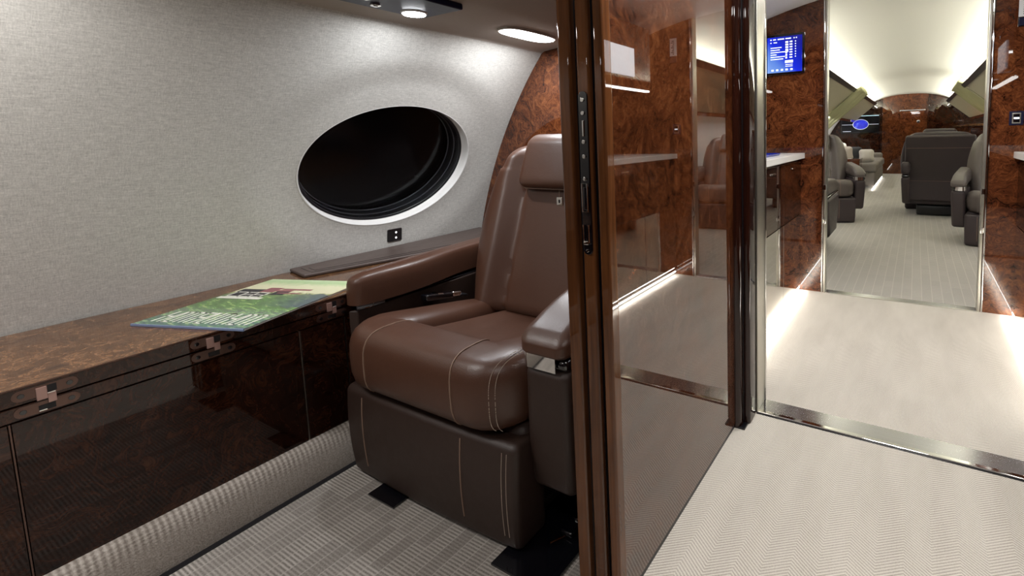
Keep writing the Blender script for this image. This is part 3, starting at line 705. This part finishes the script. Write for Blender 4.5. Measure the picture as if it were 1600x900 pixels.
    # arms
    for sx in ((-1, 1) if both else (1,)):
        def taper(p, sx=sx):
            k = max(0, (.40 - p.z)/.25); yy = p.y + (.02*k**2 if p.y < -.1 else -.16*k if p.y > .15 else 0)
            return (p.x - sx*.012*k, yy, p.z)
        xa, xb = armx
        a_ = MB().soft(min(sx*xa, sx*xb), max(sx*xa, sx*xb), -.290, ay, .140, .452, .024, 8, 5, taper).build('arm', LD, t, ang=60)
        MB().soft(min(sx*(xa+.002), sx*(xb-.002)), max(sx*(xa+.002), sx*(xb-.002)), -.287, ay - .005, .449, .481, .0159, 4, 5, lambda p: (p.x, p.y, .449 + (p.z-.449)*1.0)).build('arm_band', BLACKG, a_)
        # chrome clip wrapped round the front inner corner
        pts = [(sx*(xa - .0005), -.20)] + [(sx*(xa - .0005 + .022 - .022*math.cos(P/2*i/6)), -.2925 + .022 - .022*math.sin(P/2*i/6)) for i in range(7)] + [(sx*(xb - .030), -.2925)]
        MB().sweep([(x, y, .465) for x, y in pts], [(-.0015, -.015), (.0015, -.015), (.0015, .020), (-.0015, .020)]).build('arm_clip', CHROME, a_)
        def padf(p):
            u = max(0, min(1, (p.y + .30)/.61)); k = max(0, min(1, (p.z - .478)/.085))
            return (p.x, p.y, p.z + .05*u**.7*(.2 + .8*k) - .042*max(0, 1 - u*3.2)**1.6*k)
        MB().soft(min(sx*(xa-.004), sx*(xb+.004)), max(sx*(xa-.004), sx*(xb+.004)), -.302, ay + .05, .476, .565, .030, 12, 6, padf).build('arm_pad', L, a_, ang=60)
    return t
hero = make_chair('brown leather armchair with headrest facing out beside the burl partition', LEATHER, LEATHER_D, SEAMM, both=False, hero=True)
hero.location = (-1.094, 1.065, 0)
# padded arm and side panel of the ledge cabinet beside the chair
def hl(x, y): return (x, y)
plan = [(-1.505, .805), (-1.470, .800), (-1.440, .82), (-1.430, .95), (-1.440, 1.06), (-1.476, 1.2), (-1.480, 1.36), (-1.53, 1.43), (-1.60, 1.42), (-1.585, 1.25), (-1.552, 1.05), (-1.52, .88)]
plan = [hl(*p) for p in plan]
def rounded(poly, it=2):
    for _ in range(it):
        o = []
        for i in range(len(poly)):
            a, b_ = Vector((*poly[i], 0)), Vector((*poly[(i+1) % len(poly)], 0)); o += [tuple((a*.75 + b_*.25)[:2]), tuple((a*.25 + b_*.75)[:2])]
        poly = o
    return poly
pp = rounded(plan, 2); ccx = sum(p[0] for p in pp)/len(pp); ccy = sum(p[1] for p in pp)/len(pp)
lay = [(.470, 1.0), (.500, 1.0), (.525, .985), (.545, .93), (.556, .82), (.561, .62), (.563, .3)]
mb = MB(); npp = len(pp); vs_ = []; fs_ = []
def shr(p, k):                                                   # shrink towards the pad's long axis rather than its centre
    ax0, ay0 = hl(-1.475, .83); ax1, ay1 = hl(-1.51, 1.38); tt = max(0, min(1, ((p[0]-ax0)*(ax1-ax0) + (p[1]-ay0)*(ay1-ay0))/((ax1-ax0)**2 + (ay1-ay0)**2)))
    qx, qy = ax0 + (ax1-ax0)*tt, ay0 + (ay1-ay0)*tt; return qx + (p[0]-qx)*k, qy + (p[1]-qy)*k
for z, k in lay: vs_ += [(*shr(p, k), z + (.0 if z < .5 else -.012*max(0, 1 - (p[1] - .80)/.12)**2 if p[1] < .92 else 0)) for p in pp]
for j in range(len(lay)-1):
    for i in range(npp): fs_.append((j*npp+i, j*npp+(i+1) % npp, (j+1)*npp+(i+1) % npp, (j+1)*npp+i))
fs_.append(tuple(range((len(lay)-1)*npp, len(lay)*npp))); fs_.append(tuple(range(npp))[::-1])
# the fold-out top is cut back here, so the pad stands clear of it
side = MB().prism([hl(-1.484, .800), hl(-1.462, .815), hl(-1.470, 1.32), hl(-1.484, 1.32)], 'z', .16, .452).build('side_panel', LEATHER_D, led, .004, 3)
pad = MB().add(vs_, fs_).build('arm_pad', LEATHER, led, ang=60)
B('pad_latch', BLACKG, -1.462, -1.457, hl(0, .81)[1], hl(0, .90)[1], .452, .478, side, .002)
MB().tube([(-1.456, y, z) for y, z in ((.835, .455), (.860, .455), (.862, .472))], .0012, 5, False, (1, 0, 0)).build('latch_wire', CHROME, side)
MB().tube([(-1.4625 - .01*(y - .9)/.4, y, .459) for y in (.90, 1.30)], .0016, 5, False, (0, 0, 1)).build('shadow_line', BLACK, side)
tag(pad, 'padded brown leather arm rest'); tag(side, 'brown leather side panel')
# badge on the backrest under the headrest
WL[hero.name] = Vector((0, 0, 0))
bx, bz = .004, .736; by = .150 + (bz - .38)*.33 - .004
bd = B('badge', CHROME, bx - .013, bx + .013, by - .004, by + .01, bz - .015, bz + .015, hero, .0025); tag(bd, 'small polished metal badge')
B('badge_slot', BLACK, bx - .0035, bx + .0035, by - .0052, by, bz - .006, bz + .006, bd, .001)
MB().tube([(bx, by - .002, bz + .012), (bx, by - .002, bz + .055)], .0012, 5, False, (0, 1, 0)).build('badge_cord', SEAMM, bd)
# seat belt buckle resting between bolster and side panel
bk = thing('seat_belt', (-1.37, 1.09, .43), 'black and chrome seat belt buckle tucked beside the seat bolster', 'seat belt')
def bkp(u, v, w__): return (-1.414 + .06*u + v*1.25, 1.068 + u*1.15, .428 - .2*u + w__)
MB().soft(-.014, .014, -.055, .035, -.010, .012, .006, 3, 3, lambda p: bkp(p.y, p.x, p.z)).build('buckle', BLACKG, bk)
MB().tube([bkp(.0, .012, .012), bkp(-.015, .012, .013), bkp(-.018, -.012, .013)], .0025, 6).build('buckle_bar', CHROME, bk)
MB().soft(-.010, .010, .034, .066, -.006, .012, .005, 2, 3, lambda p: bkp(p.y, p.x, p.z)).build('latch_tongue', CHROME, bk)
MB().soft(-.012, .012, .06, .085, -.008, .002, .003, 3, 2, lambda p: bkp(p.y, p.x, p.z - .1*(p.y-.06))).build('webbing', BLACK, bk)
# floor rails under the chair
for x0, x1, y0, e in ((-1.282, -1.172, .70, 'peeping out in front of the armchair'), (-.815, -.655, .697, 'between the armchair and the partition')):
    t = thing('seat_track', ((x0+x1)/2, y0, 0), 'flat black floor rail ' + e, 'seat track')
    B('rail', BLACKG, x0, x1, y0, 1.66, .0008, .006, t, .001)
    if x0 > -1:
        MB().soft(x0 + .09, x0 + .125, .83, .90, .006, .022, .006, 2, 3).build('track_fitting', BLACKG, t)
        MB().cyl((x0 + .108, .875, .020), 'z', .008, .008, 12).build('fitting_bolt', CHROME, t, .002)
        MB().tube([(x0 + .085, .80, .008), (x0 + .105, .83, .010), (x0 + .115, .86, .016)], .0025, 6).build('fitting_clip', CHROME, t)

# ================================================================== GALLEY PASSAGE
def galley(sx, face, lab, labw):
    """low cabinet, stone worktop and upper cupboard on one side; sx=-1 left, +1 right"""
    X = lambda a: face + sx*a
    def bx(name, m, a0, a1, y0, y1, z0, z1, par, bev=.002): return B(name, m, min(X(a0), X(a1)), max(X(a0), X(a1)), y0, y1, z0, z1, par, bev)
    g = thing('galley_cabinet', (X(.25), 2.31, 0), lab, 'cabinet')
    bx('carcass', BURL_CAB, .012, .55, 1.82, 2.978, .03, .795, g, 0)
    for y0, y1 in ((1.822, 2.10), (2.104, 2.548), (2.552, 2.978)):
        dd = bx('door', BURL_CAB, 0, .014, y0, y1, .474, .792, g)
        bx('pull', CHROME, -.006, .002, (y0+y1)/2 - .04, (y0+y1)/2 + .04, .755, .763, dd, .002)
        bx('kick_panel', MIRROR, .001, .014, y0, y1, .030, .470, g, .001)
    bx('toe_recess', BLACK, .03, .05, 1.82, 2.978, 0, .03, g, 0)
    w_ = bx('galley_worktop', STONE, -.022, .55, 1.82, 2.978, .806, .838, None, .003)
    tag(w_, labw, 'worktop')
    bx('worktop_support', BLACK, .02, .5, 1.83, 2.97, .795, .806, g, 0)
    return g, bx
gl, bxl = galley(-1, -.600, 'dark burl galley cabinet with polished kick panels below the blue screen', 'white stone worktop carrying the blue tray')
gr, bxr = galley(1, .447, 'dark burl galley cabinet with polished kick panels on the switch plate side', 'white stone worktop below the small switch plate')
for sx, x, e in ((-1, -.603, 'blue screen'), (1, .450, 'switch plate')):
    t = B('led_strip', LEDG, min(x, x + sx*.012), max(x, x + sx*.012), 1.83, 2.97, .016, .026, None, 0)
    tag(t, 'bright floor-level light strip under the galley cabinet on the ' + e + ' side', 'light strip', 'floor light strips in the galley')
def upper(sx, face, y1, lab):
    X = lambda a: face + sx*a
    u = thing('wall_cupboard', (X(.15), 2.1, 1.24), lab, 'cupboard')
    B('carcass', BURL_CAB, min(X(.01), X(.36)), max(X(.01), X(.36)), 1.82, y1, 1.24, 1.60, u, 0)
    for y0_, y1_ in ((1.82, 2.14), (2.145, y1)):
        B('door', BURL, min(X(0), X(.012)), max(X(0), X(.012)), y0_, y1_, 1.235, 1.60, u)
    B('under_light', LEDG, min(X(.004), X(.03)), max(X(.004), X(.03)), (1.83 if sx > 0 else 2.72), y1 - .01, 1.226, 1.236, u, 0)
    return u
upper(-1, -.84, 2.97, 'upper burl cupboard with under-light above the worktop with the blue tray')
uc = upper(1, .447, 2.66, 'upper burl cupboard with a lit panel above the worktop on the switch plate side')
lit = B('lit_panel', glow('pale_screen', (.86, .92, 1), 1.6), .440, .449, 2.14, 2.46, 1.30, 1.46, uc, .002)
tr = thing('tray', (-.72, 2.45, .838), 'small blue tray lying on the white stone worktop', 'tray')
BLUE = plain('blue_enamel', (.01, .03, .30), .2)
MB().soft(-.80, -.64, 2.30, 2.62, .8385, .846, .0035, 3, 3).build('base', BLUE, tr); MB().tube([(-.80, 2.30, .848), (-.64, 2.30, .848), (-.64, 2.62, .848), (-.80, 2.62, .848)], .004, 6, True).build('rim', BLUE, tr)

# flight information screen on the left burl bulkhead
sc = thing('wall_screen', (-.69, CBY - .01, 1.31), 'lit blue flight information screen on the burl bulkhead', 'screen')
B('bezel', BLACKG, -.812, -.582, CBY - .016, CBY - .001, 1.305, 1.540, sc, .003)
sm, snt, sb = newmat('blue_screen')
ssp = nd(snt, 'ShaderNodeSeparateXYZ', {0: coords(snt)})
gfac = M(snt, 'ADD', M(snt, 'MULTIPLY', ssp.outputs[0], -2.6), M(snt, 'MULTIPLY', ssp.outputs[2], -2.4))
scol = ramp(snt, M(snt, 'ADD', gfac, .62), [(.0, (.005, .008, .30)), (.42, (.01, .03, .75)), (.62, (.12, .26, .80)), (1.0, (.30, .50, .95))])
snt.links.new(scol, sb.inputs['Emission Color']); sb.inputs['Emission Strength'].default_value = 1.0; sb.inputs['Base Color'].default_value = (.002, .003, .01, 1); sb.inputs['Roughness'].default_value = .1
scr = B('screen', sm, -.800, -.596, CBY - .0175, CBY - .014, 1.318, 1.526, sc, 0)
GL = glow('screen_text', (.80, .88, 1), 1.3); mt = MB(); yq = CBY - .0185
def sq(x0, x1, z0, z1): mt.box(x0, x1, yq, yq + .0012, z0, z1)
for k in range(6): sq(-.780, -.725 + .02*((k*7) % 3 - 1) + (.03 if k % 2 == 0 else 0), 1.462 - k*.0135, 1.4665 - k*.0135)
for x0, x1 in ((-.782, -.774), (-.765, -.748), (-.738, -.70), (-.692, -.660), (-.645, -.639), (-.632, -.626)): sq(x0, x1, 1.509, 1.515)
for x0, x1 in ((-.782, -.774), (-.762, -.742)): sq(x0, x1, 1.492, 1.497)
for k in range(7):
    sq(-.692, -.680 + (.004 if k < 4 else -.002), 1.487 - k*.015, 1.497 - k*.015); sq(-.668, -.652, 1.489 - k*.015, 1.496 - k*.015); sq(-.637, -.631, 1.490 - k*.0145, 1.495 - k*.0145)
sq(-.694, -.648, 1.371, 1.386); sq(-.692, -.65, 1.360, 1.363); sq(-.692, -.65, 1.350, 1.353)
for k in range(5): sq(-.775 + k*.028, -.762 + k*.028, 1.328, 1.338)
mt.build('screen_text', GL, scr, smooth=False)
# placard and switch plate on the right burl bulkhead
pl = thing('placard', (.443, CBY - .005, 1.44), 'small white upright placard on the burl bulkhead above the switch plate', 'placard')
B('plate', WHITE, .418, .468, CBY - .006, CBY - .001, 1.487, 1.602, pl, .002)
B('lower_frame', CHROME, .416, .470, CBY - .006, CBY - .001, 1.440, 1.486, pl, .001); B('lower_window', NAVY, .420, .466, CBY - .0075, CBY - .004, 1.445, 1.482, pl, .001)
mt = MB()
for k in range(9): mt.box(.436, .436 + .010 + .006*((k*5) % 3), CBY - .0072, CBY - .0058, 1.497 + k*.0105, 1.502 + k*.0105)
mt.build('placard_lettering', INK, pl)
sp2 = thing('switch_plate', (.431, CBY - .005, .975), 'small dark switch plate with lit white rocker on the burl bulkhead', 'switch')
B('plate', NAVY, .400, .458, CBY - .005, CBY - .001, .968, 1.036, sp2, .002); B('rocker_frame', STEELV, .411, .447, CBY - .009, CBY - .004, .976, 1.028, sp2, .002)
B('rocker', BLACKG, .416, .442, CBY - .011, CBY - .007, .981, 1.023, sp2, .002); B('rocker_light', glow('rocker_glow', (.8, .88, 1), 2.5), .418, .440, CBY - .0125, CBY - .009, .998, 1.006, sp2, .001)

# ================================================================== MAIN CABIN
c1 = make_chair('taupe leather armchair facing the opening in front of the divan end cabinet', LEATHER_T, LEATHER_V, SEAMM, lshell=LEATHER_V, armx=(.328, .432))
c1.location = (-.955, 5.68, 0); c1.rotation_euler = (0, 0, .33)
c2 = copy_tree(c1); c2.location = (.735, 4.95, 0); c2.rotation_euler = (0, 0, -.16); tag(c2, 'taupe leather armchair facing the opening with its arm before the big seat back', 'armchair')
c3 = copy_tree(c1); c3.location = (-.99, 4.03, 0); c3.rotation_euler = (0, 0, P); tag(c3, 'taupe leather armchair just inside the bulkhead carrying the blue screen, facing away', 'armchair')
c4 = make_chair('wide dark leather armchair turned with its panelled back to the opening', LEATHER_V, LEATHER_V, SEAMM, lshell=LEATHER_V, armx=(.275, .358), sh=.335, ay=.52)
c4.location = (.222, 6.50, 0); c4.rotation_euler = (0, 0, P)
# divan with cushions and the burl end cabinet
dv = thing('divan', (-1.15, 10.2, 0), 'grey cloth divan along the left wall of the seating cabin', 'divan')
MB().soft(-1.72, -.60, 9.05, 11.3, .03, .27, .03, 4, 3).build('base', SOFAM, dv)
for k in range(3): MB().soft(-1.55, -.575, 9.05 + k*.755, 9.80 + k*.755, .27, .42, .045, 5, 4).build('seat_cushion', SOFAM, dv)
MB().soft(-1.78, -1.50, 9.05, 11.3, .27, .80, .06, 5, 4, lambda p: (p.x + .0, p.y, p.z)).build('backrest', SOFAM, dv)
MB().soft(-1.55, -.62, 11.3, 11.5, .05, .52, .05, 3, 4).build('arm', SOFAM, dv)
ec = thing('end_cabinet', (-1.1, 8.75, 0), 'low burl end cabinet standing before the divan', 'cabinet')
B('body', BURL, -1.65, -.80, 8.55, 8.98, .05, .50, ec, .006); B('top', BURL, -1.66, -.79, 8.54, 8.99, .50, .525, ec, .004); B('plinth', BLACK, -1.62, -.83, 8.58, 8.95, 0, .05, ec)
def pillow(x, y, z, w_, h_, m, label, rz=0, tilt=.35):
    o = MB().soft(-w_/2, w_/2, -.07, .07, 0, h_, .066, 8, 5, lambda p: (p.x*(1 - .10*math.cos(p.z/h_*P*2 - P)*.5), p.y*(1 - .75*max(abs(p.x)/(w_/2), abs(p.z/h_*2 - 1))**3), p.z)).build('pillow', m, None)
    o.location = (x, y, z); o.rotation_euler = (-tilt, 0, rz); tag(o, label, 'pillow', 'pillows on the divan'); return o
pillow(-1.24, 9.60, .425, .52, .36, plain('pillow_white', (.62, .60, .56), .8), 'large white pillow leaning on the divan back', .9)
pillow(-1.12, 9.28, .425, .36, .30, plain('pillow_beige', (.30, .26, .22), .8), 'beige patterned pillow in front of the white pillow', .5)
pillow(-.98, 9.66, .425, .30, .28, plain('pillow_black', (.008, .008, .010), .8), 'black pillow on the grey divan', .4)
pillow(-.76, 9.40, .425, .25, .24, plain('pillow_pale', (.50, .47, .43), .8), 'small pale pillow standing beside the black pillow', .2)
t = B('led_strip', LEDG, -.615, -.605, 8.6, 11.2, .012, .024, None, 0); tag(t, 'bright floor-level light strip along the base of the grey divan', 'light strip')
# globe screen
tv = thing('television', (-1.13, FBY - .02, .93), 'black wall screen showing a blue globe on the far dark bulkhead', 'television')
B('casing', BLACKG, -1.56, -.735, FBY - .05, FBY - .004, .935, 1.36, tv, .006)
B('display', plain('tv_black', (.002, .003, .008), .1), -1.54, -.755, FBY - .054, FBY - .049, .955, 1.335, tv, 0)
B('top_glow', glow('tv_cyan', (.25, .55, .65), 1.0), -1.54, -.755, FBY - .057, FBY - .053, 1.322, 1.336, tv, 0)
gmb = MB(); gmb.add([(-1.135 + .155*math.cos(2*P*i/32), FBY - .060, 1.135 + .105*math.sin(2*P*i/32)) for i in range(32)] + [(-1.135 + .155*math.cos(2*P*i/32), FBY - .053, 1.135 + .105*math.sin(2*P*i/32)) for i in range(32)], [tuple(range(32)), tuple(range(32, 64))[::-1]] + [(i, (i+1) % 32, 32+(i+1) % 32, 32+i) for i in range(32)])
tm, tnt, tb = newmat('globe_print'); tn_ = noise(tnt, coords(tnt), 9, 4); tnt.links.new(ramp(tnt, tn_, [(.45, (.02, .03, .70)), (.58, (.03, .05, .95)), (.66, (.30, .42, .95))]), tb.inputs['Emission Color']); tb.inputs['Emission Strength'].default_value = .8; tb.inputs['Base Color'].default_value = (0, 0, .01, 1)
gmb.build('globe_image', tm, tv)
gt = glow('tv_line', (.45, .55, .85), .5)
B('graphic_line', gt, -1.54, -1.29, FBY - .058, FBY - .053, 1.130, 1.138, tv, 0); B('graphic_line', gt, -.98, -.76, FBY - .058, FBY - .053, 1.130, 1.138, tv, 0); B('graphic_line', gt, -1.52, -1.34, FBY - .058, FBY - .053, .975, .985, tv, 0)
MB().tube([(-1.135 + .165*math.cos(2*P*i/32), FBY - .058, 1.135 + .113*math.sin(2*P*i/32)) for i in range(32)], .006, 5, True, (0, 1, 0)).build('globe_ring', gt, tv)
# pleated curtains gathered against the valances
def curtain(sx, x0, z0, lab, n_=6):
    ctl = [(-.06, .035), (-.012, .012), (.20, -.185), (.40, -.36), (.60, -.55), (.86, -.80)][:n_]; path = []
    for a, b_ in zip(ctl[:-1], ctl[1:]): path += [(x0 + sx*(a[0] + (b_[0]-a[0])*k/4), 8.0, z0 + a[1] + (b_[1]-a[1])*k/4) for k in range(4)]
    n = 60; amp = .055; W_ = 1.0
    top = [(.026 + amp*math.sin(i/n*2*P*3), -W_/2 + W_*i/n) for i in range(n+1)]; bot = [(.0 + amp*math.sin(i/n*2*P*3), -W_/2 + W_*i/n) for i in range(n+1)]
    o = MB().sweep(path, top + bot[::-1], False, (0, 1, 0)).build('curtain', CURT, None, ang=60); tag(o, lab, 'curtain', 'gathered curtains of the seating cabin'); return o
curtain(-1, -.76, 1.555, 'gathered pale green curtain on the divan side of the cabin')
curtain(1, .51, 1.535, 'gathered pale green curtain on the side of the wide dark armchair', 4)
cr = thing('credenza', (1.1, 9.0, 0), 'tall glossy burl credenza along the right wall beyond the wide dark armchair', 'cabinet')
B('body', BURL_CAB, .62, 1.45, 7.6, 10.6, .05, 1.0, cr, .004); B('top', BURL_TOP, .60, 1.47, 7.58, 10.62, 1.0, 1.03, cr, .006); B('plinth', BLACK, .65, 1.45, 7.63, 10.57, 0, .05, cr, 0)
for k in range(4): dd = B('door', BURL, .606, .622, 7.61 + k*.748, 8.352 + k*.748, .08, .98, cr, .003)
